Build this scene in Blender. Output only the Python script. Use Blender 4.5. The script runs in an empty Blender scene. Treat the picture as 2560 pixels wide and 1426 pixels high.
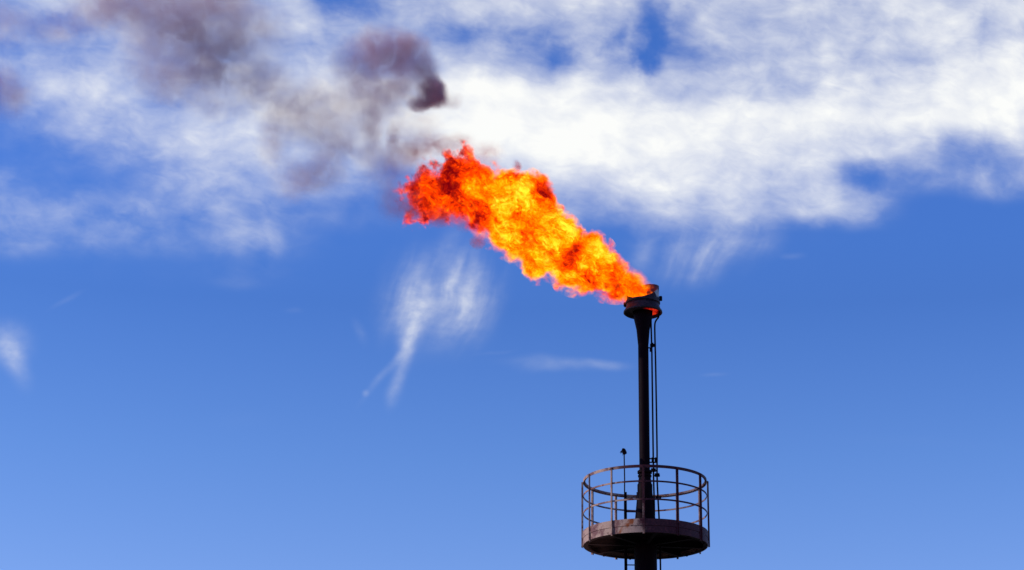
import bpy, bmesh, math, random
from mathutils import Vector, Matrix, noise as mnoise

# ------------------------------------------------------------------ camera
scene = bpy.context.scene
col = scene.collection
PITCH, ROLL = math.radians(20.2), math.radians(0.75)
CAM = Vector((-2.9649, -41.9, 1.6))
_fw = Vector((0, math.cos(PITCH), math.sin(PITCH)))
_u = Vector((0, -math.sin(PITCH), math.cos(PITCH)))
_r = Vector((1, 0, 0))
RT = _r * math.cos(ROLL) - _u * -math.sin(ROLL)
UP = _u * math.cos(ROLL) - _r * math.sin(ROLL)
cd = bpy.data.cameras.new('camera')
cam = bpy.data.objects.new('camera', cd)
col.objects.link(cam)
m = Matrix((RT, UP, -_fw)).transposed().to_4x4()
m.translation = CAM
cam.matrix_world = m
cd.sensor_width = 36
cd.lens = 69.145
cd.clip_start = 0.1
cd.clip_end = 20000
scene.camera = cam
scene.view_settings.view_transform = 'Standard'
scene.view_settings.look = 'None'
scene.view_settings.exposure = 0.0
scene.view_settings.gamma = 1.0
scene.render.resolution_x, scene.render.resolution_y = 1024, 570
scene.cycles.use_denoising = True
scene.cycles.max_bounces = 6
scene.cycles.volume_bounces = 1
scene.cycles.sample_clamp_indirect = 4
SUN_EL, SUN_AZ = 30.0, 87.0       # degrees; azimuth measured from the camera side round to the left

# ------------------------------------------------------------------ node helper
class NT:
    def __init__(self, tree):
        self.t = tree; self.n = tree.nodes; self.l = tree.links
    def put(self, sock, v):
        if isinstance(v, bpy.types.NodeSocket): self.l.new(v, sock)
        elif v is not None:
            sock.default_value = v
    def node(self, typ, **kw):
        n = self.n.new(typ)
        for k, v in kw.items(): setattr(n, k, v)
        return n
    def m(self, op, a, b=None, c=None, clamp=False):
        n = self.node('ShaderNodeMath', operation=op, use_clamp=clamp)
        self.put(n.inputs[0], a); self.put(n.inputs[1], b)
        if c is not None: self.put(n.inputs[2], c)
        return n.outputs[0]
    def add(self, a, b): return self.m('ADD', a, b)
    def sub(self, a, b): return self.m('SUBTRACT', a, b)
    def mul(self, a, b): return self.m('MULTIPLY', a, b)
    def mad(self, a, b, c): return self.m('MULTIPLY_ADD', a, b, c)
    def v(self, op, a, b=None, c=None, s=None):
        n = self.node('ShaderNodeVectorMath', operation=op)
        self.put(n.inputs[0], a); self.put(n.inputs[1], b)
        if c is not None: self.put(n.inputs[2], c)
        if s is not None: self.put(n.inputs['Scale'], s)
        return n.outputs['Value'] if op in ('DOT_PRODUCT', 'LENGTH', 'DISTANCE') else n.outputs['Vector']
    def xyz(self, x=0., y=0., z=0.):
        n = self.node('ShaderNodeCombineXYZ')
        for i, q in enumerate((x, y, z)): self.put(n.inputs[i], q)
        return n.outputs[0]
    def sep(self, v):
        n = self.node('ShaderNodeSeparateXYZ'); self.put(n.inputs[0], v)
        return n.outputs
    def noise(self, vec, scale, detail=2., rough=.5, dist=0., typ='FBM', out='Fac', dims='3D', lac=2.):
        n = self.node('ShaderNodeTexNoise', noise_dimensions=dims, noise_type=typ)
        self.put(n.inputs['Vector'], vec); n.inputs['Scale'].default_value = scale
        n.inputs['Detail'].default_value = detail; n.inputs['Roughness'].default_value = rough
        n.inputs['Distortion'].default_value = dist; n.inputs['Lacunarity'].default_value = lac
        return n.outputs[out]
    def voro(self, vec, scale, feature='SMOOTH_F1', dims='3D', smooth=.5, detail=0., rough=.5):
        n = self.node('ShaderNodeTexVoronoi', feature=feature, voronoi_dimensions=dims)
        self.put(n.inputs['Vector'], vec); n.inputs['Scale'].default_value = scale
        if 'Smoothness' in n.inputs: n.inputs['Smoothness'].default_value = smooth
        n.inputs['Detail'].default_value = detail
        n.inputs['Roughness'].default_value = rough
        return n.outputs['Distance']
    def curve(self, val, pts, x0, x1, y0=0., y1=1.):
        """arbitrary profile: pts (x,y) in real units; node works in 0..1"""
        n = self.node('ShaderNodeFloatCurve')
        t = self.m('DIVIDE', self.sub(val, x0), x1 - x0, clamp=True)
        self.put(n.inputs['Value'], t)
        c = n.mapping.curves[0]
        q = [((x - x0) / (x1 - x0), (y - y0) / (y1 - y0)) for x, y in pts]
        c.points[0].location = q[0]; c.points[1].location = q[-1]
        for p in q[1:-1]: c.points.new(*p)
        n.mapping.update()
        return self.mad(n.outputs[0], y1 - y0, y0)
    def ramp(self, fac, stops, mode='LINEAR'):
        n = self.node('ShaderNodeValToRGB'); self.put(n.inputs[0], fac)
        r = n.color_ramp; r.interpolation = mode
        while len(r.elements) > 1: r.elements.remove(r.elements[0])
        r.elements[0].position = stops[0][0]; r.elements[0].color = (*stops[0][1], 1)
        for p, c in stops[1:]:
            e = r.elements.new(p); e.color = (*c, 1)
        return n.outputs[0]
    def mix(self, f, a, b, typ='RGBA', blend='MIX', clampf=True):
        n = self.node('ShaderNodeMix', data_type=typ, blend_type=blend) if typ == 'RGBA' else self.node('ShaderNodeMix', data_type=typ)
        n.clamp_factor = clampf
        i = {'FLOAT': (0, 2, 3), 'RGBA': (0, 6, 7)}[typ]; o = {'FLOAT': 0, 'RGBA': 2}[typ]
        self.put(n.inputs[i[0]], f)
        for k, q in ((i[1], a), (i[2], b)):
            if isinstance(q, tuple) and len(q) == 3: q = (*q, 1)
            self.put(n.inputs[k], q)
        return n.outputs[o]
    def sstep(self, x, a, b):
        n = self.node('ShaderNodeMapRange', interpolation_type='SMOOTHSTEP')
        self.put(n.inputs[0], x); n.inputs[1].default_value = a; n.inputs[2].default_value = b
        n.inputs[3].default_value = 0; n.inputs[4].default_value = 1
        return n.outputs[0]
    def blob(self, P, c, r, rot=0.):
        """smooth bump, 1 at c, 0 beyond radius r; rot turns it in the XY plane"""
        n = self.node('ShaderNodeMapping', vector_type='TEXTURE')
        self.put(n.inputs['Vector'], P)
        n.inputs['Location'].default_value = c; n.inputs['Scale'].default_value = r
        n.inputs['Rotation'].default_value = (0, 0, rot)
        g = self.node('ShaderNodeTexGradient', gradient_type='SPHERICAL')
        self.put(g.inputs[0], n.outputs[0])
        return self.m('SMOOTH_MIN', g.outputs['Fac'], 1., .0) if False else g.outputs['Fac']

def srgb(r, g, b):
    f = lambda c: (c / 255 / 12.92) if c / 255 <= .04045 else ((c / 255 + .055) / 1.055) ** 2.4
    return (f(r), f(g), f(b))

# ------------------------------------------------------------------ world: sky with its cloud sheet
world = bpy.data.worlds.new('World'); scene.world = world; world.use_nodes = True
W = NT(world.node_tree); W.n.clear()
SKY = 0.1
sky = W.node('ShaderNodeTexSky', sky_type='NISHITA')
sky.sun_disc = False
sky.sun_elevation = math.radians(SUN_EL)
sun_dir = Vector((-math.sin(math.radians(SUN_AZ)) * math.cos(math.radians(SUN_EL)),
                  -math.cos(math.radians(SUN_AZ)) * math.cos(math.radians(SUN_EL)), math.sin(math.radians(SUN_EL))))
sky.sun_rotation = math.atan2(sun_dir.x, sun_dir.y)
sky.air_density = 1.0; sky.dust_density = 0.3; sky.ozone_density = 4.0
d = W.node('ShaderNodeTexCoord').outputs['Generated']
# tangent chart of the sky round the bearing 0, elevation PITCH; units of 0.2034 rad per 1000
dc = W.m('MAXIMUM', W.v('DOT_PRODUCT', d, tuple(_fw)), .05)
K = 4.917
X = W.mad(W.m('DIVIDE', W.v('DOT_PRODUCT', d, tuple(RT)), dc), K, 1.28)
Y = W.mad(W.m('DIVIDE', W.v('DOT_PRODUCT', d, tuple(UP)), dc), -K, .713)
P = W.xyz(X, Y, 0.)
wn1 = W.v('SUBTRACT', W.noise(P, 3.2, 2, .5, out='Color'), (.5, .5, .5))
wn2 = W.v('SUBTRACT', W.noise(P, 10., 1, .4, out='Color'), (.5, .5, .5))
Pw = W.v('ADD', W.v('MULTIPLY_ADD', wn1, (.06, .05, 0), P), W.v('MULTIPLY', wn2, (.03, .03, 0)))
sx = W.sep(Pw)
DX, DY = .080, .075
ROWS = [
 [.42,.5,.52,.55,.45,.45,.45,.5,.5,.55,.22,.35,.55,.6,.65,.68,.68,.68,.75,.72,.62,.62,.66,.7,.68,.78,.78,.74,.9,.93,.78,.8,.85],
 [.34,.32,.4,.42,.5,.4,.4,.45,.52,.52,.52,.52,.46,.5,.42,.50,.56,.50,.56,.55,.44,.42,.58,.70,.72,.74,.74,.76,.8,.84,.86,.78,.82],
 [.4,.4,.42,.4,.4,.4,.4,.45,.5,.5,.5,.45,.4,.45,.6,.58,.45,.32,.48,.5,.36,.38,.5,.60,.66,.7,.78,.78,.76,.8,.84,.92,.95],
 [.15,.5,.58,.62,.5,.45,.45,.55,.62,.65,.75,.75,.75,.75,.96,1,1,.96,.93,.84,.8,.72,.66,.72,.68,.7,.76,.8,.84,.88,.92,.97,.97],
 [.08,.22,.35,.45,.45,.45,.55,.6,.62,.72,.8,.8,.8,.9,.97,1,1,1,1,.98,.95,.95,.94,.92,.9,.92,.9,.9,.92,.94,.95,.93,.88],
 [.03,.06,.15,.25,.45,.55,.62,.65,.62,.6,.6,.65,.72,.85,.9,.92,.96,1,1,.98,.92,.92,.92,.86,.84,.84,.8,.72,.66,.62,.38,.45,.55],
 [.28,.18,.1,.16,.22,.35,.45,.5,.48,.5,.45,.4,.3,.25,.3,.45,.62,.78,.8,.84,.84,.85,.84,.8,.74,.66,.6,.20,.22,.32,.30,.42,.38],
 [.32,.34,.36,.3,.34,.3,.3,.42,.4,.3,.2,.18,.12,.1,.05,.05,.2,.35,.45,.45,.55,.64,.66,.6,.62,.6,.62,.5,.12,0,0,0,0],
 [.28,.28,.22,.28,.24,.25,.22,.32,.4,.2,.08,.05,.03,0,0,0,0,0,.05,.05,.14,.2,.26,.22,.1,.04,.02,0,0,0,0,0,0],
 [0,.02,.03,.05,.02,.05,.06,.1,.12,.06,.02,0,0,0,0,0,0,0,0,.02,.08,.08,.06,.06,0,.02,0,0,0,0,0,0,0],
]
cov = None
rowf = W.m('DIVIDE', sx[1], DY)
for i, row in enumerate(ROWS):
    c = W.curve(sx[0], [(k * DX, q) for k, q in enumerate(row)], 0, 2.56)
    w = W.m('SUBTRACT', 1., W.m('ABSOLUTE', W.sub(W.m('MAXIMUM', rowf, 0.), float(i))), clamp=True)
    w = W.m('SMOOTHSTEP', 0, 1, w) if False else W.mul(W.mul(w, w), W.sub(3., W.mul(w, 2.)))
    c = W.mul(c, w)
    cov = c if cov is None else W.add(cov, c)
# the upper right of the sheet is a greyer, thinner veil
veil = W.mul(W.sstep(X, 1.55, 2.0), W.m('SUBTRACT', 1., W.sstep(Y, .12, .26)))
cov = W.mad(veil, -.07, cov)
haze_l = W.mul(W.m('SUBTRACT', 1., W.sstep(X, .65, 1.0)), W.m('SUBTRACT', 1., W.sstep(Y, .30, .48)))
cov = W.mad(haze_l, .09, cov)
# texture of the cloud sheet
Ps = W.v('MULTIPLY', Pw, (1., 1.35, 1.))
n1 = W.noise(Ps, 7., 3, .5)
n2 = W.noise(Ps, 16., 3, .5)
puff = W.voro(Ps, 11., smooth=.6, dims='2D')
fib = W.node('ShaderNodeMapping', vector_type='TEXTURE'); W.put(fib.inputs['Vector'], Pw)
fib.inputs['Rotation'].default_value = (0, 0, math.radians(12)); fib.inputs['Scale'].default_value = (1.9, 1., 1.)
n3 = W.noise(fib.outputs[0], 38., 4, .6, .5)
tex = W.add(W.add(W.mul(W.sub(n1, .5), .42), W.mul(W.sub(n2, .5), .28)), W.add(W.mul(W.sub(.42, puff), .18), W.mul(W.sub(n3, .5), .26)))
midw = W.mul(W.mul(cov, W.sub(1.12, cov)), 3.6)             # strongest where cover is broken
cl = W.mad(tex, W.m('MINIMUM', midw, 1.), cov)
# fallstreaks and small clouds below the sheet
def streaks(seed, ang, sx_, sy_, sc):
    n = W.node('ShaderNodeMapping', vector_type='TEXTURE')
    W.put(n.inputs['Vector'], W.v('MULTIPLY_ADD', wn1, (.13, .10, 0), P))
    n.inputs['Rotation'].default_value = (0, 0, ang); n.inputs['Scale'].default_value = (sx_, sy_, 1)
    n.inputs['Location'].default_value = (seed, seed * .7, 0)
    return W.noise(n.outputs[0], sc, 4, .5)
st = streaks(3.1, math.radians(21), 1/11., 1/2.0, 1.5)
stm = W.mad(W.sstep(st, .28, .78), .75, .25)
Pc = W.v('MULTIPLY_ADD', wn1, (.05, .05, 0), W.v('MULTIPLY_ADD', wn2, (.02, .02, 0), P))
extra = None
for (x, y, rx, ry, rot, wt, usest) in [
    (1.045,.790,.055,.150, 22, .52, 0), (1.005,.920,.034,.150, 17, .38, 0), (.955,.945,.018,.140, 38, .30, 0),
    (1.100,.740,.110,.240, 20, .36, 1), (1.190,.740,.110,.230, 15, .38, 1), (1.000,.730,.090,.200, 15, .34, 1), (1.090,.750,.19,.21,10,.30,0),
    (1.135,.690,.024,.130, 25, .22, 0), (1.210,.790,.050,.130, 20, .16, 0), (.912,.992,.016,.013, 0, .35, 0),
    (.900,.830,.026,.060,-20, .22, 0), (.985,.990,.040,.070, 20, .22, 0), (1.02,.88,.05,.11,20,.18,0),
    (.010,.860,.120,.100, 0, .62, 0), (.045,.920,.050,.095,-25, .42, 0),
    (1.400,.908,.230,.030, 0, .36, 0), (1.520,.905,.090,.020, 5, .30, 0), (1.340,.925,.09,.02,-4,.14,0), (1.780,.935,.06,.010, 0, .20, 0), (1.240,.885,.07,.010,-5,.14,0),
    (1.610,.640,.045,.110, 22, .26, 0), (1.800,.630,.070,.150, 27, .36, 1), (1.715,.650,.09,.14, 24, .32, 1), (1.900,.62,.08,.10,28,.2,1), (1.98,.648,.05,.014,0,.20,0),
    (.160,.755,.014,.075, 62, .22, 0), (.590,.715,.10,.030, 0, .16, 0), (.730,.775,.04,.015, 0, .16, 0), (1.13,.60,.05,.10,20,.2,0), (.60,1.05,.12,.05,0,.06,0), (2.3,1.1,.5,.03,3,.05,0)]:
    b = W.blob(Pc, (x, y, 0), (rx, ry, 1), math.radians(rot))
    b = W.mul(W.mul(W.mul(b, b), W.sub(3., W.mul(b, 2.))), W.mul(stm, wt * 1.6) if usest else wt * .95)
    extra = b if extra is None else W.add(extra, b)
extra = W.mul(extra, W.mad(W.noise(Ps, 30., 3, .5), .7, .65))
holes = None
wn3 = W.v('SUBTRACT', W.noise(P, 14., 3, .6, out='Color'), (.5, .5, .5))
Ph = W.v('MULTIPLY_ADD', wn3, (.10, .10, 0), W.v('MULTIPLY_ADD', wn1, (.10, .08, 0), P))
for (x, y, rx, ry, rot, wt) in [(1.640,.055,.070,.130,-12,.40), (1.625,.145,.080,.035,35,.30), (1.530,.105,.055,.055,0,.26), (1.400,.130,.060,.050,0,.24), (.860,.005,.12,.06,8,.26),
    (1.165,.090,.10,.05,0,.20), (1.300,.090,.08,.05,0,.20), (.150,.055,.13,.04,12,.22), (.020,.140,.07,.05,0,.18), (1.780,.150,.12,.035,-8,.10), (1.960,.210,.07,.05,0,.10),
    (2.16,.450,.09,.05,10,.16), (.30,.545,.10,.03,5,.12), (.885,.13,.05,.05,0,.10)]:
    b = W.blob(Ph, (x, y, 0), (rx, ry, 1), math.radians(rot)); b = W.mul(W.mul(W.mul(b, b), W.sub(3., W.mul(b, 2.))), wt)
    holes = b if holes is None else W.add(holes, b)
cl = W.add(W.m('MAXIMUM', W.sub(cl, holes), 0.), W.m('MINIMUM', W.mul(extra, .72), .70))
cl = W.m('MINIMUM', W.m('MAXIMUM', cl, 0.), 1.)
# elsewhere in the sky: broken sheet of the same kind, dissolving into it away from the chart
inside = W.mul(W.sstep(W.v('DOT_PRODUCT', d, tuple(_fw)), .80, .93), 1.)
outer = W.sstep(W.noise(W.v('MULTIPLY', d, (1., 1., 2.2)), 3., 7, .55), .46, .72)
outer = W.mul(outer, W.sstep(W.sep(d)[2], .05, .3))
cl = W.mix(inside, W.mul(outer, .8), cl, 'FLOAT')
# clear blue of the air, deepened a little
grade = W.ramp(W.m('DIVIDE', W.sub(W.sep(d)[2], .19), .2, clamp=True), [(0, (.345, .375, .54)), (.35, (.27, .345, .53)), (.72, (.195, .295, .515)), (.86, (.20, .315, .56)), (1, (.205, .325, .59))])
blue = W.mix(1., sky.outputs[0], W.v('MULTIPLY', grade, (3.12, 3.12, 3.1)), blend='MULTIPLY')
skyc = W.node('ShaderNodeHueSaturation')
W.put(skyc.inputs['Color'], blue)
skyc.inputs['Saturation'].default_value = 1.0
skyc.inputs['Value'].default_value = 1.0
def k(c): return tuple(q / SKY for q in srgb(*c))
cloudc = (*k((253, 254, 252)), 1)
alpha = W.m('POWER', W.m('MULTIPLY', cl, .995, clamp=True), 1.75)
colr = W.mix(alpha, skyc.outputs[0], cloudc)
bg = W.node('ShaderNodeBackground'); W.put(bg.inputs[0], colr); bg.inputs[1].default_value = SKY
W.l.new(bg.outputs[0], W.node('ShaderNodeOutputWorld').inputs[0])
world.cycles.sampling_method = 'MANUAL'; world.cycles.sample_map_resolution = 256

# ------------------------------------------------------------------ sun
sl = bpy.data.lights.new('sun', 'SUN'); sl.energy = 3.2; sl.angle = math.radians(.5); sl.color = (1, .90, .79)
so = bpy.data.objects.new('sun', sl); col.objects.link(so)
so.rotation_euler = sun_dir.to_track_quat('Z', 'Y').to_euler()

# ------------------------------------------------------------------ object helpers
def tag(o, label=None, cat=None, group=None, kind=None):
    for a, b in (('label', label), ('category', cat), ('group', group), ('kind', kind)):
        if b: o[a] = b
    return o
def empty(name, loc=(0, 0, 0)):
    o = bpy.data.objects.new(name, None); o.location = loc; col.objects.link(o); return o
def obj(name, bm, mat, parent=None, smooth=False, loc=None):
    bmesh.ops.recalc_face_normals(bm, faces=bm.faces)
    me = bpy.data.meshes.new(name); bm.to_mesh(me); bm.free()
    if smooth:
        for p in me.polygons: p.use_smooth = True
    o = bpy.data.objects.new(name, me); col.objects.link(o)
    if mat: me.materials.append(mat)
    if parent: o.parent = parent
    if loc: o.location = loc
    return o
def box(bm, c, s, rotz=0., M=None):
    r = bmesh.ops.create_cube(bm, size=1)
    mm = Matrix.Translation(c) @ Matrix.Rotation(rotz, 4, 'Z') @ Matrix.Diagonal((*s, 1))
    bmesh.ops.transform(bm, matrix=(M @ mm) if M else mm, verts=r['verts'])
def tube(bm, pts, r, n=14, caps=True):
    pts = [Vector(p) for p in pts]; rings = []
    for i, p in enumerate(pts):
        t = (pts[min(i + 1, len(pts) - 1)] - pts[max(i - 1, 0)]).normalized()
        a = t.cross(Vector((0.31, .95, .02))).normalized(); b = t.cross(a)
        rr = r[i] if isinstance(r, (list, tuple)) else r
        rings.append([bm.verts.new(p + (a * math.cos(2 * math.pi * k / n) + b * math.sin(2 * math.pi * k / n)) * rr) for k in range(n)])
    for A, B in zip(rings, rings[1:]):
        for k in range(n): bm.faces.new((A[k], A[(k + 1) % n], B[(k + 1) % n], B[k]))
    if caps: bm.faces.new(rings[0]); bm.faces.new(rings[-1][::-1])
def lathe(bm, prof, n=64, c=(0, 0), closed=True, a0=0., a1=2 * math.pi):
    """closed profile of (r,z) swept round the vertical axis at c"""
    full = abs(a1 - a0 - 2 * math.pi) < 1e-6
    m_ = n if full else n + 1; rings = []
    for k in range(m_):
        a = a0 + (a1 - a0) * k / n
        rings.append([bm.verts.new((c[0] + r * math.sin(a), c[1] - r * math.cos(a), z)) for r, z in prof])
    L = len(prof)
    for k in range(n):
        A, B = rings[k], rings[(k + 1) % m_]
        for i in range(L if closed else L - 1):
            bm.faces.new((A[i], A[(i + 1) % L], B[(i + 1) % L], B[i]))
    if not full and closed:
        bm.faces.new(rings[0]); bm.faces.new(rings[-1][::-1])
def rect(r0, r1, z0, z1): return [(r0, z0), (r1, z0), (r1, z1), (r0, z1)]

# ------------------------------------------------------------------ materials
def surf(name, build):
    m = bpy.data.materials.new(name); m.use_nodes = True
    t = NT(m.node_tree); t.n.clear()
    bs = t.node('ShaderNodeBsdfPrincipled'); out = t.node('ShaderNodeOutputMaterial')
    t.l.new(bs.outputs[0], out.inputs[0])
    build(t, bs, t.node('ShaderNodeNewGeometry').outputs['Position'])
    return m
def bump(t, bs, h, dist, st=.6):
    b = t.node('ShaderNodeBump'); b.inputs['Strength'].default_value = st; b.inputs['Distance'].default_value = dist
    t.put(b.inputs['Height'], h); t.l.new(b.outputs[0], bs.inputs['Normal'])
def f_soot(t, bs, p):
    n = t.noise(t.v('MULTIPLY', p, (1, 1, .35)), 9., 6, .65)
    c = t.ramp(n, [(.3, (.0032, .0003, .0020)), (.60, (.0060, .0006, .0032)), (.74, (.020, .0035, .007)), (.90, (.08, .022, .02))])
    t.put(bs.inputs['Base Color'], c)
    t.put(bs.inputs['Roughness'], t.mad(n, .4, .45)); bs.inputs['Specular IOR Level'].default_value = .05
    bump(t, bs, t.noise(p, 60., 3, .6), .004)
M_soot = surf('sooty_steel', f_soot)
def f_paint(t, bs, p):
    s = t.sep(p)
    n = t.noise(p, 3.2, 6, .62); nf = t.noise(p, 22., 5, .65); nb = t.noise(t.v('MULTIPLY', p, (1, 1, .5)), 2.1, 4, .6, 1.2)
    base = t.mix(nf, (.27, .155, .125), (.46, .31, .245))
    base = t.mix(t.mul(t.sstep(n, .47, .60), .9), base, (.13, .045, .05))
    base = t.mix(t.sstep(nb, .60, .68), base, (.24, .055, .012))            # rust patches
    base = t.mix(t.sstep(t.noise(p, 7., 5, .6), .60, .66), base, (.06, .012, .012))
    # shaded near right part of the ring, its shade painted in as dark maroon
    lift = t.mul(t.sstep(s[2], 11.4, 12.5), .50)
    shade_side = t.mul(t.sstep(t.mad(t.sub(n, .5), .9, t.add(s[0], lift)), -.34, -.12), t.sstep(t.mad(t.sub(nb, .5), .6, t.mul(s[1], -1.)), -.15, .25))
    base = t.mix(t.mul(shade_side, .97), base, t.ramp(nf, [(.3, (.030, .0015, .008)), (.55, (.046, .004, .012)), (.72, (.12, .02, .025))]))
    t.put(bs.inputs['Base Color'], base); bs.inputs['Roughness'].default_value = .62
    bs.inputs['Specular IOR Level'].default_value = .2
    bump(t, bs, nf, .003)
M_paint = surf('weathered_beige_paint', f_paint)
def f_under(t, bs, p):
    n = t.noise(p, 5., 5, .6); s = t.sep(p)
    left = t.sstep(t.mad(n, .5, t.mul(s[0], -1.)), .75, 1.25)  # light on the left of the underside is painted into the colour
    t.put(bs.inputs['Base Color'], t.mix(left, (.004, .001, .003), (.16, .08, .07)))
    bs.inputs['Roughness'].default_value = .8; bs.inputs['Specular IOR Level'].default_value = .1
M_under = surf('deck_plate_lit_left', f_under)
def f_tip(t, bs, p):
    n = t.noise(p, 7., 5, .6, .6); s = t.sep(p)
    c = t.ramp(n, [(.3, (.008, .001, .005)), (.55, (.016, .003, .009)), (.68, (.05, .018, .026))])
    glint = t.blob(t.v('ADD', p, (0, 0, 0)), (.33, -.16, 16.80), (.17, .22, .15))
    c = t.mix(t.mul(t.sstep(t.mad(t.sub(n, .5), .6, glint), .25, .6), .95), c, (.42, .42, .40))  # sky and sun glint on the right wall, painted as a pale patch
    pale_streak = t.blob(p, (.12, -.36, 16.82), (.05, .1, .16))  # narrow paler streak on the near wall
    c = t.mix(t.mul(pale_streak, .5), c, (.25, .22, .24))
    t.put(bs.inputs['Base Color'], c); bs.inputs['Roughness'].default_value = .55
    bs.inputs['Specular IOR Level'].default_value = .3
    bump(t, bs, n, .01)
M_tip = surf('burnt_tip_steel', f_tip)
def f_flamelit(t, bs, p):
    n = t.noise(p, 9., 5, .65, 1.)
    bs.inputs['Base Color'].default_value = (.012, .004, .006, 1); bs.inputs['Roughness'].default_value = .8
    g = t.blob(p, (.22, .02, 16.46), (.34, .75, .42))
    h = t.sstep(t.mad(t.sub(n, .5), 1.6, g), .22, .95)  # flame light falling on the lining, put in as red emission
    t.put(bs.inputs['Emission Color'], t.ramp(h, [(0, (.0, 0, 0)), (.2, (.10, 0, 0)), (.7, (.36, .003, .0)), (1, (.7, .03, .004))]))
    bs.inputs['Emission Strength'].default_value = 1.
M_flamelit = surf('flamelit_steel', f_flamelit)
def f_glass(t, bs, p):
    bs.inputs['Base Color'].default_value = (.5, .5, .52, 1); bs.inputs['Metallic'].default_value = .9
    t.put(bs.inputs['Roughness'], t.mad(t.noise(p, 30., 3), .3, .2))
M_bright = surf('bright_steel_band', f_glass)
def f_ground(t, bs, p):
    n = t.noise(p, .6, 8, .65); n2 = t.noise(p, 30., 3, .6)
    t.put(bs.inputs['Base Color'], t.mix(n, (.10, .085, .06), t.mix(n2, (.16, .14, .11), (.24, .21, .17))))
    bs.inputs['Roughness'].default_value = .95
    bump(t, bs, n2, .02)
M_ground = surf('stony_ground', f_ground)

# ------------------------------------------------------------------ ground (below the frame)
bm = bmesh.new(); bmesh.ops.create_grid(bm, x_segments=40, y_segments=40, size=6000)
tag(obj('ground', bm, M_ground), 'bare stony ground stretching away under the flare stack', kind='structure')

# ------------------------------------------------------------------ flare stack
stack = tag(empty('flare_stack'), 'tall soot-black gas flare stack with round railed platform', 'flare stack')

bm = bmesh.new()      # column: wide base pipe, taper through the platform, slim pipe, flared neck
lathe(bm, [(.0, 0), (.34, 0), (.34, .03), (.245, .031), (.245, 11.0), (.240, 11.45), (.165, 12.22), (.165, 12.40),
           (.150, 12.41), (.128, 12.60), (.117, 12.66), (.117, 15.62), (.122, 15.66), (.150, 15.98), (.205, 16.24), (.228, 16.50), (.0, 16.50)], 48, closed=False)
obj('column', bm, M_soot, stack, True)
for z, r, h in ((12.655, .160, .05), (12.575, .150, .035), (11.30, .29, .03)):
    bm = bmesh.new(); lathe(bm, rect(.10, r, z, z + h), 40)
    for k_ in range(12):
        a = k_ * math.pi / 6
        tube(bm, [((r - .02) * math.sin(a), (r - .02) * math.cos(a), z - .012), ((r - .02) * math.sin(a), (r - .02) * math.cos(a), z + h + .012)], .009, 6)
    obj('flange', bm, M_soot, stack)
bm = bmesh.new(); lathe(bm, [(.12, 12.50), (.131, 12.50), (.131, 12.565), (.12, 12.565)], 40)
tag(obj('band', bm, M_bright, stack, True), 'bare bright steel band below the flange')

# burner tip -------------------------------------------------------
tip = empty('burner_tip'); tip.parent = stack
N = 72
def rim_z(a, s=0): return 16.923 - .26 * math.cos(a) + .106 * math.sin(a) + .012 * mnoise.noise(Vector((4 * math.sin(a), 4 * math.cos(a), s)))
bm = bmesh.new(); rings = []
for k_ in range(N):
    a = 2 * math.pi * k_ / N; zt = rim_z(a); q = []
    for r, z in ((.372, 16.545), (.366, (16.545 + zt) / 2), (.370, zt), (.345, zt - .004), (.345, 16.545)):
        dr = .006 * mnoise.noise(Vector((3 * math.sin(a), 3 * math.cos(a), z * 5)))
        q.append(bm.verts.new(((r + dr) * math.sin(a), -(r + dr) * math.cos(a), z)))
    rings.append(q)
for k_ in range(N):
    A, B = rings[k_], rings[(k_ + 1) % N]
    for i in range(5): bm.faces.new((A[i], A[(i + 1) % 5], B[(i + 1) % 5], B[i]))
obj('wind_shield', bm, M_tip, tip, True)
bm = bmesh.new(); lathe(bm, rect(.374, .392, 16.60, 16.645), 64)
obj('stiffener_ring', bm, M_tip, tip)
bm = bmesh.new()
lathe(bm, [(.374, 16.585), (.378, 16.54), (.40, 16.47), (.435, 16.42), (.440, 16.385), (.415, 16.365), (.405, 16.385), (.405, 16.42), (.375, 16.46), (.35, 16.54), (.345, 16.585)], 64)
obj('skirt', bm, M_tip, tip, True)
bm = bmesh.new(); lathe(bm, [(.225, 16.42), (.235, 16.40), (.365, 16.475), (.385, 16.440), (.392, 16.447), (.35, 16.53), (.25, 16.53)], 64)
tag(obj('flamelit_lining', bm, M_flamelit, tip, True), 'inner lining inside the skirt, flame light on it painted as red glow')
for a, z in ((1.45, 16.72), (4.4, 16.62)):
    bm = bmesh.new(); box(bm, (0, -.405, z), (.09, .07, .10), M=Matrix.Rotation(a, 4, 'Z'))
    bmesh.ops.bevel(bm, geom=bm.edges, offset=.01, segments=2, affect='EDGES')
    obj('lug', bm, M_soot, tip)
bm = bmesh.new(); lathe(bm, [(.0, 16.56), (.343, 16.56), (.343, 16.60), (.0, 16.60)], 48, closed=False)
obj('burner_plate', bm, M_soot, tip)

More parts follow.
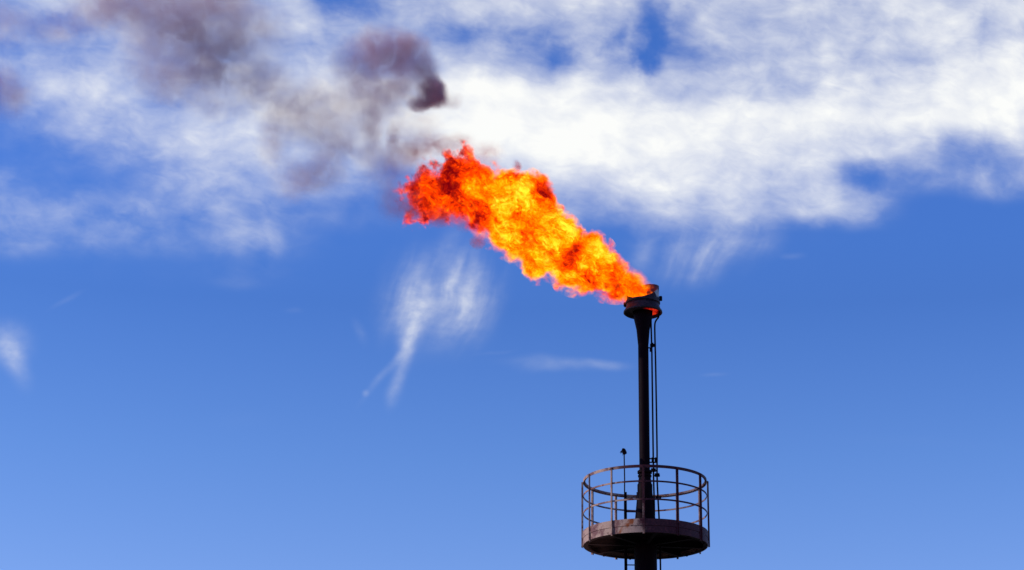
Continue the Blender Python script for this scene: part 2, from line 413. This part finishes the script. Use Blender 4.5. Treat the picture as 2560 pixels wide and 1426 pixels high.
# pilot gas pipes --------------------------------------------------
p1 = [(.188, -.06, 0), (.188, -.06, 11.2), (.196, -.06, 11.9), (.188, -.06, 12.6), (.186, -.06, 15.4), (.180, -.06, 15.9), (.176, -.08, 16.25), (.19, -.12, 16.38), (.20, -.13, 16.5)]
p2 = [(.315, -.02, 0), (.315, -.02, 10.9), (.305, -.02, 11.5), (.270, -.02, 12.5), (.276, -.02, 13.2), (.270, -.02, 15.2), (.262, -.02, 15.9), (.268, -.02, 16.13), (.300, -.03, 16.21), (.345, -.04, 16.27), (.362, -.05, 16.35), (.36, -.06, 16.48)]
def smooth_path(p, per=8):
    p = [Vector(q) for q in p]; out = []
    for i in range(len(p) - 1):
        a, b, c, e = p[max(i - 1, 0)], p[i], p[i + 1], p[min(i + 2, len(p) - 1)]
        for j in range(per):
            t = j / per
            L = (c - b).length
            ta = (c - a).normalized() * L; tb = (e - b).normalized() * L
            out.append(b * (2 * t**3 - 3 * t**2 + 1) + c * (-2 * t**3 + 3 * t**2) + ta * (t**3 - 2 * t**2 + t) + tb * (t**3 - t**2))
    return out + [p[-1]]
for pts, fz in ((p1, 12.71), (p2, 12.61)):
    bm = bmesh.new(); tube(bm, smooth_path(pts), .0195, 12)
    pp = obj('pilot_pipe', bm, M_soot, stack, True)
    x = pts[2][0] if fz == 12.71 else .272
    x = .188 if fz == 12.71 else .271
    for dz in (-.022, .012):
        bm = bmesh.new(); tube(bm, [(x, pts[0][1], fz + dz), (x, pts[0][1], fz + dz + .022)], .062 if dz < 0 else .056, 20)
        for k_ in range(6):
            a = k_ * math.pi / 3 + .3
            tube(bm, [(x + .045 * math.cos(a), pts[0][1] + .045 * math.sin(a), fz + dz - .01), (x + .045 * math.cos(a), pts[0][1] + .045 * math.sin(a), fz + dz + .034)], .008, 6)
        obj('flange', bm, M_soot, pp)
# clamps that hold the pipes to the column
def clamp(z, x0, x1, y, h=.05):
    bm = bmesh.new()
    for dz in (-h * .75, h * .75):
        box(bm, ((x0 + x1) / 2, y, z + dz), (x1 - x0, .035, h * .42))
    for x in (x0 + (x1 - x0) * .45, x1 - .02):
        box(bm, (x, y - .03, z), (.045, .05, h * 2.1))
    return bm
bm = clamp(12.94, .10, .262, -.03, .055); obj('pipe_clamp', bm, M_soot, stack)
bm = clamp(12.10, .17, .345, -.03, .03); obj('pipe_clamp', bm, M_soot, stack)
bm = bmesh.new()
box(bm, (.215, -.05, 15.60), (.13, .06, .06)); box(bm, (.142, -.05, 15.54), (.10, .03, .022), M=None); box(bm, (.155, -.05, 15.50), (.03, .03, .10)); box(bm, (.195, -.07, 15.60), (.05, .05, .10))
obj('pipe_clamp', bm, M_soot, stack)

# platform ---------------------------------------------------------
R = 1.345
Z0, ZS, ZT = 11.03, 11.17, 11.325        # lower edge, seam, top of the toe plate
plat = empty('platform'); plat.parent = stack
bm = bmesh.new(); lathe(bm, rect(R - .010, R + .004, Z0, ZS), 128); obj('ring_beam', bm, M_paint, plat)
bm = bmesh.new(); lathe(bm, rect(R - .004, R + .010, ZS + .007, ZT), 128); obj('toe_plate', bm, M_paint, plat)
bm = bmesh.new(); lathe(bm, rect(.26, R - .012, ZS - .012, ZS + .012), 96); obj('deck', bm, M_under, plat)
bm = bmesh.new(); lathe(bm, rect(R - .10, R - .012, Z0, Z0 + .012), 96)
for k_ in range(12):
    a = k_ * math.pi / 6 + .2
    box(bm, (0, -R + .055, Z0 - .012), (.035, .035, .022), M=Matrix.Rotation(a, 4, 'Z'))
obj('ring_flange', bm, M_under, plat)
for k_ in range(8):
    a = k_ * math.pi / 4 + .10
    bm = bmesh.new(); rot = Matrix.Rotation(a, 4, 'Z')
    v = [(-.006, -.24), (-.006, -R + .014), (-.006, -R + .014), (-.006, -.24)]
    zs = [Z0, Z0 + .014, ZS - .014, ZS - .014]
    f0 = [bm.verts.new(rot @ Vector((-.006, y, z))) for (_, y), z in zip(v, zs)]
    f1 = [bm.verts.new(rot @ Vector((.006, y, z))) for (_, y), z in zip(v, zs)]
    bm.faces.new(f0); bm.faces.new(f1[::-1])
    for i in range(4): bm.faces.new((f0[i], f0[(i + 1) % 4], f1[(i + 1) % 4], f1[i]))
    box(bm, (0, -(R + .2) / 2, Z0 + .001), (.07, R - .26, .010), M=rot)
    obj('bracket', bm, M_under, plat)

# railing ----------------------------------------------------------
rail = empty('railing'); rail.parent = stack
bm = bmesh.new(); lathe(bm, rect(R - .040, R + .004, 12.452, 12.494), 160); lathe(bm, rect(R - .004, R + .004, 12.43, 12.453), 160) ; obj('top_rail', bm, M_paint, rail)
for z in (12.118, 11.727):
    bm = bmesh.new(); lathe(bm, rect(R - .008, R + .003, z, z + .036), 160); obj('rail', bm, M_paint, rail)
for k_ in range(12):
    a = math.radians(-5.5 + 30 * k_ + (1.5 if k_ in (1, 2) else 0))
    bm = bmesh.new(); rot = Matrix.Rotation(a, 4, 'Z')
    wob = random.Random(k_).uniform(-.004, .004)
    box(bm, (0, -R - .011, (11.0 + 12.47) / 2), (.046, .011, 1.47), M=rot)      # flat of the angle
    box(bm, (.021 + wob * .2, -R - .030, (11.0 + 12.47) / 2 + .001), (.007, .03, 1.46), M=rot)
    for z in (11.1, 11.25, 11.745, 12.136, 12.46):
        tube(bm, [rot @ Vector((-.006, -R - .014, z)), rot @ Vector((-.006, -R - .026, z))], .010, 6)
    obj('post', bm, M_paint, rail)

# ladder, mast ------------------------------------------------------
lad = empty('ladder'); lad.parent = stack
for x in (-.405, -.135):
    bm = bmesh.new(); box(bm, (x, .32, 6.16), (.055, .022, 12.3)); box(bm, (x + .018, .345, 6.16), (.012, .04, 12.28)); obj('side_rail', bm, M_soot, lad)
for k_ in range(40):
    bm = bmesh.new(); tube(bm, [(-.40, .32, .36 + .295 * k_), (-.14, .32, .36 + .295 * k_)], .012, 8); obj('rung', bm, M_soot, lad)
bm = bmesh.new(); box(bm, (0, 0, 0), (.30, .02, .045), M=Matrix.Translation((-.27, .33, 12.19)) @ Matrix.Rotation(-.32, 4, 'Y')); obj('brace', bm, M_paint, lad)
mast = empty('mast'); mast.parent = stack
bm = bmesh.new(); tube(bm, [(-.455, -.1, 9.6), (-.455, -.1, 11.9), (-.448, -.1, 12.5), (-.455, -.1, 13.08)], .014, 10); obj('rod', bm, M_soot, mast, True)
bm = bmesh.new(); bmesh.ops.create_icosphere(bm, subdivisions=3, radius=.052)
for v in bm.verts:
    v.co *= 1 + .55 * mnoise.noise(v.co * 22) + .25 * mnoise.noise(v.co * 60)
    v.co.z *= 1.25
bmesh.ops.translate(bm, verts=bm.verts, vec=(-.452, -.1, 13.12))
for k_ in range(9):
    rr = random.Random(k_ + 5); a = rr.uniform(0, 6.28); e = rr.uniform(-.9, .6)
    d0 = Vector((math.cos(a) * math.cos(e), math.sin(a) * math.cos(e), math.sin(e)))
    c0 = Vector((-.452, -.1, 13.12))
    tube(bm, [c0 + d0 * .03, c0 + d0 * .07, c0 + d0 * rr.uniform(.085, .10) + Vector((0, 0, -.02))], [.008, .006, .003], 6)
obj('sensor_head', bm, M_soot, mast)

# ------------------------------------------------------------------ flame (glowing gas in a closed hull)
FU = [(-.3, .14), (-.1, .25), (.1, .32), (.3, .38), (.6, .45), (.94, .56), (1.2, .72), (1.5, .80), (1.8, .80), (2.1, .82), (2.3, .95), (2.6, 1.02),
      (2.85, 1.22), (3.1, 1.45), (3.4, 1.56), (3.7, 1.5), (4.0, 1.36), (4.3, 1.27), (4.6, 1.30), (4.9, 1.34), (5.1, 1.45), (5.32, 1.50), (5.45, 1.22), (5.6, 1.0), (5.9, .92), (6.2, .66), (6.5, .2)]
FL = [(-.3, -.06), (-.1, -.16), (.1, -.25), (.3, -.33), (.5, -.43), (.78, -.50), (1.24, -.60), (1.55, -.68), (1.85, -.70), (2.1, -.58), (2.3, -.74), (2.5, -.82), (2.7, -.74), (2.9, -.56),
      (3.2, -.56), (3.5, -.54), (3.85, -.42), (4.1, -.34), (4.4, -.25), (4.7, -.26), (5.1, -.52), (5.5, -.72), (5.9, -.78), (6.2, -.64), (6.5, -.2)]
def interp(T, x):
    if x <= T[0][0]: return T[0][1]
    for (a, b), (c, e) in zip(T, T[1:]):
        if x <= c: return b + (e - b) * (x - a) / (c - a)
    return T[-1][1]
ANG = math.radians(180 - 154.577)
def flame_mat():
    m = bpy.data.materials.new('burning_gas'); m.use_nodes = True
    t = NT(m.node_tree); t.n.clear()
    P = t.node('ShaderNodeTexCoord').outputs['Object']          # x along the flame, y across, z up
    w1 = t.v('SUBTRACT', t.noise(P, 1.6, 2, .5, out='Color'), (.5, .5, .5))
    w2 = t.v('SUBTRACT', t.noise(P, 5.5, 2, .5, out='Color'), (.5, .5, .5))
    Q = t.v('MULTIPLY_ADD', w1, (.34, .34, .34), t.v('MULTIPLY_ADD', w2, (.14, .14, .14), P))
    s = t.sep(t.v('MULTIPLY_ADD', w1, (.22, .1, .22), P))
    u = t.curve(s[0], FU, -.3, 6.5, -1, 2); l = t.curve(s[0], FL, -.3, 6.5, -1, 2)
    c = t.mul(t.add(u, l), .5); R_ = t.mul(t.sub(u, l), .5)
    vz = t.sub(s[2], c); vy = t.mul(s[1], t.mad(t.sstep(s[0], 0., .9), .35, .70))
    rr = t.m('SQRT', t.add(t.mul(vz, vz), t.mul(vy, vy)))
    dist = t.sub(R_, rr)                                        # metres inside the mean surface
    b1 = t.voro(Q, 2.6, smooth=.35); b2 = t.voro(Q, 7.5, smooth=.3)
    nz = t.noise(Q, 12., 4, .6)
    tail = t.sstep(s[0], 4.0, 5.8)
    start = t.sstep(s[0], -.2, 1.0)
    disp = t.add(t.mul(t.sub(.42, b1), .42), t.mul(t.sub(.42, b2), .20))
    disp = t.add(disp, t.mul(t.sub(nz, .5), .22))
    rag = t.sub(t.noise(Q, 2.3, 5, .62), .5)
    disp = t.add(t.mul(disp, t.mad(start, .75, .25)), t.mul(t.mul(rag, tail), 3.2))
    f = t.sub(t.add(dist, disp), t.mad(t.sstep(s[0], 5.5, 6.3), .35, t.mul(tail, .22)))
    dens = t.add(t.m('POWER', t.sstep(f, -.02, .30), 1.4), t.mul(t.sstep(f, -.07, .02), .03))
    s0 = t.sep(P)[0]
    dens = t.mul(dens, t.mul(t.sstep(s0, -.28, -.05), t.m('SUBTRACT', 1., t.sstep(s0, 5.9, 6.4))))
    dens = t.mul(dens, t.mad(tail, -.70, 1.))
    mouth = t.sstep(t.sep(P)[0], -.06, .26)
    licks = t.sstep(t.noise(t.v('MULTIPLY', Q, (.45, 1., 1.)), 9., 2, .5), .50, .64)
    dens = t.mul(dens, t.mix(mouth, t.mul(licks, .8), 1., 'FLOAT'))
    K_ = 30.
    # temperature
    Qs = t.v('MULTIPLY', Q, (.62, 1., 1.))
    n1 = t.noise(Qs, 2.6, 3, .55, .4); n2 = t.noise(Qs, 6., 5, .62, .9); n3 = t.noise(Q, 19., 4, .6, .5)
    T = t.curve(s0, [(-.3, .50), (.4, .62), (1.2, .66), (2.2, .68), (3.2, .70), (3.9, .62), (4.5, .46), (5.2, .36), (6.5, .28)], -.3, 6.5)
    T = t.add(T, t.mul(t.sub(n1, .5), .95)); T = t.add(T, t.mul(t.sub(n2, .5), 1.15)); T = t.add(T, t.mul(t.sub(n3, .5), .95))
    PW = t.v('MULTIPLY_ADD', w1, (.7, .5, .7), t.v('MULTIPLY_ADD', w2, (.45, .3, .45), P))
    for (x, z, r, rz, wgt) in ((3.10, 1.05, .50, .48, -.50), (1.85, .0, .36, .72, -.42), (1.1, -.32, .55, .28, -.50), (.62, -.25, .25, .15, -.4), (3.5, .50, .8, .42, .16), (2.4, .50, .6, .40, .16),
                               (4.15, -.20, .55, .48, -.46), (1.3, .42, .6, .30, .20), (5.1, .25, .45, .55, -.32), (4.55, .45, .5, .25, .22), (3.9, 1.05, .35, .35, -.30), (2.9, -.1, .45, .28, -.22)):
        b = t.blob(PW, (x, .45, z), (r, 1.5, rz)); b = t.mul(t.mul(b, b), t.sub(3., t.mul(b, 2.)))
        T = t.mad(b, wgt, T)
    # thin dark veins folded into the sheets
    rd = t.m('ABSOLUTE', t.sub(t.noise(t.v('MULTIPLY', Q, (.55, 1., 1.)), 4.2, 4, .6, 1.1), .5))
    T = t.mad(t.m('SUBTRACT', 1., t.sstep(rd, .0, .05)), -.32, T)
    T = t.m('MINIMUM', t.m('MAXIMUM', T, .10), .90)
    edge = t.m('SUBTRACT', 1., t.sstep(f, .0, .30))
    T = t.mad(edge, .06, T)
    colr = t.ramp(T, [(0, (.03, .0, .004)), (.12, (.16, .0, .004)), (.26, (.75, .012, .0)), (.40, (1.4, .055, .0)), (.55, (1.8, .17, .0)), (.72, (2.1, .42, .0)), (.88, (2.4, .88, .01)), (1, (2.6, 1.5, .12))])
    # ramp colours are clamped to 1 by the node in places, so strength is kept apart
    em = t.node('ShaderNodeEmission'); t.put(em.inputs[0], colr); t.put(em.inputs[1], t.mul(dens, K_))
    ab = t.node('ShaderNodeVolumeAbsorption'); ab.inputs[0].default_value = (0, 0, 0, 1); t.put(ab.inputs[1], t.mul(dens, K_))
    ad = t.node('ShaderNodeAddShader'); t.l.new(em.outputs[0], ad.inputs[0]); t.l.new(ab.outputs[0], ad.inputs[1])
    t.l.new(ad.outputs[0], t.node('ShaderNodeOutputMaterial').inputs['Volume'])
    m.cycles.volume_step_rate = .065
    return m
bm = bmesh.new(); rings = []; NS, NA = 110, 28
for i in range(NS + 1):
    x = -.3 + 6.8 * i / NS
    u, l = interp(FU, x), interp(FL, x); c = (u + l) / 2; R_ = (u - l) / 2
    ex = .06 + .06 * min(1, max(0, x)) + .12 * min(1, max(0, (x - 4) / 1.5))
    r = R_ + ex
    rings.append([bm.verts.new((x, r * math.sin(2 * math.pi * k_ / NA), c + r * math.cos(2 * math.pi * k_ / NA))) for k_ in range(NA)])
for A, B in zip(rings, rings[1:]):
    for k_ in range(NA): bm.faces.new((A[k_], A[(k_ + 1) % NA], B[(k_ + 1) % NA], B[k_]))
bm.faces.new(rings[0]); bm.faces.new(rings[-1][::-1])
flame = obj('flame', bm, flame_mat())
flame.matrix_world = Matrix.Translation((.048, 0, 16.846)) @ Matrix(((-math.cos(ANG), 0, math.sin(ANG), 0), (0, -1, 0, 0), (math.sin(ANG), 0, math.cos(ANG), 0), (0, 0, 0, 1)))
tag(flame, 'long orange and yellow gas flame blown sideways from the stack tip', 'flame')

# ------------------------------------------------------------------ smoke
def smoke(name, label, blobs, seed, dens=1., tint=(.30, .22, .27), detail=1.):
    """blobs: (x, y, z, rx, rz, optical depth) in metres"""
    bm = bmesh.new()
    for (x, y, z, rx, rz, w) in blobs:
        r = bmesh.ops.create_icosphere(bm, subdivisions=3, radius=1)
        bmesh.ops.transform(bm, matrix=Matrix.Translation((x, y, z)) @ Matrix.Diagonal((rx * .97, (rx + rz) * .48, rz * .97, 1)), verts=r['verts'])
    o = obj(name, bm, None)
    md = o.modifiers.new('join', 'REMESH'); md.mode = 'VOXEL'; md.voxel_size = .12
    me = bpy.data.meshes.new_from_object(o.evaluated_get(bpy.context.evaluated_depsgraph_get()))
    o.modifiers.clear(); o.data = me
    m = bpy.data.materials.new(name + '_soot'); m.use_nodes = True
    t = NT(m.node_tree); t.n.clear()
    P = t.node('ShaderNodeNewGeometry').outputs['Position']
    Po = t.v('ADD', P, (seed, seed, 0))
    w1 = t.v('SUBTRACT', t.noise(Po, .9 * detail, 2, .5, out='Color'), (.5, .5, .5))
    w2 = t.v('SUBTRACT', t.noise(Po, 2.8 * detail, 4, .6, out='Color'), (.5, .5, .5))
    Q = t.v('MULTIPLY_ADD', w1, (.5 / detail, .5 / detail, .5 / detail), t.v('MULTIPLY_ADD', w2, (.30 / detail, .30 / detail, .30 / detail), P))
    S = None
    for (x, y, z, rx, rz, w) in blobs:
        ry = (rx + rz) / 2
        b = t.blob(Q, (x, y, z), (rx, ry, rz))
        b = t.mul(t.mul(t.mul(b, b), t.sub(3., t.mul(b, 2.))), 1.3 * w / ry)
        S = b if S is None else t.add(S, b)
    nn = t.noise(t.v('ADD', Q, (seed, 0, seed)), 2.2 * detail, 6, .66, .6)
    S = t.mul(S, t.mad(t.sstep(nn, .34, .66), 1.25, .32))
    S = t.mul(S, dens)
    sc_ = t.node('ShaderNodeVolumeScatter'); sc_.inputs['Color'].default_value = (*tint, 1)
    sc_.inputs['Anisotropy'].default_value = -.1; t.put(sc_.inputs['Density'], S)
    sa = t.node('ShaderNodeVolumeAbsorption'); sa.inputs['Color'].default_value = tuple(1 - max(0, k_ - q) for k_, q in zip((1.0, 1.05, 1.06), tint)) + (1,); t.put(sa.inputs['Density'], S)
    pv = t.node('ShaderNodeAddShader'); t.l.new(sc_.outputs[0], pv.inputs[0]); t.l.new(sa.outputs[0], pv.inputs[1])
    t.l.new(pv.outputs[0], t.node('ShaderNodeOutputMaterial').inputs['Volume'])
    m.cycles.volume_step_rate = .8
    me.materials.clear(); me.materials.append(m)
    return tag(o, label, 'smoke')
def at(x, y):
    v = _fw + RT * ((x - 1280) / 4917) - UP * ((y - 713) / 4917)
    return CAM + v * (-CAM.y / v.y)
def bl(L):
    out = []
    for (x, y, rx, ry, w, *dy) in L:
        p = at(x, y); out.append((round(p.x, 2), dy[0] if dy else 0., round(p.z, 2), rx / 108, ry / 103, w))
    return out
smoke('smoke_puff', 'dark curling soot puff with grey arc drifting above the flame', bl([
    (1080, 232, 52, 54, 4.6), (1050, 258, 44, 28, 2.8), (1068, 190, 50, 62, 1.1), (1020, 145, 82, 76, 1.2), (960, 120, 95, 72, 1.1),
    (900, 160, 100, 85, 1.0), (1000, 215, 120, 80, .7), (930, 240, 110, 75, .6), (1125, 250, 44, 30, .3)]), 3., tint=(.72, .46, .54))
smoke('smoke_veil', 'thin torn brownish smoke veil left of the flame', bl([
    (860, 290, 220, 140, .42), (925, 315, 42, 95, .8), (800, 245, 90, 60, .5), (745, 300, 110, 85, .6), (830, 330, 120, 70, .5), (860, 375, 100, 42, .55),
    (800, 430, 85, 65, .75), (735, 445, 80, 70, .5), (680, 350, 60, 110, .45), (690, 250, 130, 90, .45), (960, 420, 100, 70, .4), (1040, 330, 100, 80, .4), (980, 400, 110, 70, .35), (660, 200, 110, 90, .4)]), 11., dens=.78, tint=(.84, .60, .62))
smoke('smoke_wisp', 'small dark smoke wisps along the upper torn end of the flame', bl([
    (1085, 365, 85, 34, .7), (1030, 385, 50, 40, .7), (985, 350, 26, 60, .5), (1150, 355, 50, 34, .35), (1215, 385, 60, 40, .4), (1292, 415, 16, 20, 1.3),
    (1040, 520, 70, 46, 1.0), (1100, 545, 70, 26, .8), (1195, 605, 26, 22, .9), (980, 500, 50, 70, .4), (1160, 560, 40, 24, .5)]), 7., tint=(.75, .34, .36), detail=2.2)
smoke('smoke_plume', 'broad purple grey smoke plume drifting off in front of the clouds', bl([
    (360, 5, 230, 110, 1.0), (500, 50, 200, 130, .95), (525, 150, 105, 95, 1.25), (592, 115, 60, 50, .7), (475, 75, 60, 50, .5), (410, 130, 160, 130, .55),
    (640, 80, 130, 100, .45), (430, 210, 110, 80, .45), (560, 10, 110, 60, .6), (250, 20, 140, 70, .4), (620, 190, 110, 80, .5), (540, 250, 120, 70, .3)]), 19., tint=(.76, .56, .62))
smoke('smoke_trail', 'faint smoke trail thinning out beyond the plume', bl([
    (10, 240, 100, 80, .7), (-60, 200, 130, 100, .5), (20, 60, 100, 70, .35), (150, 70, 130, 60, .3)]), 23., tint=(.72, .50, .64))
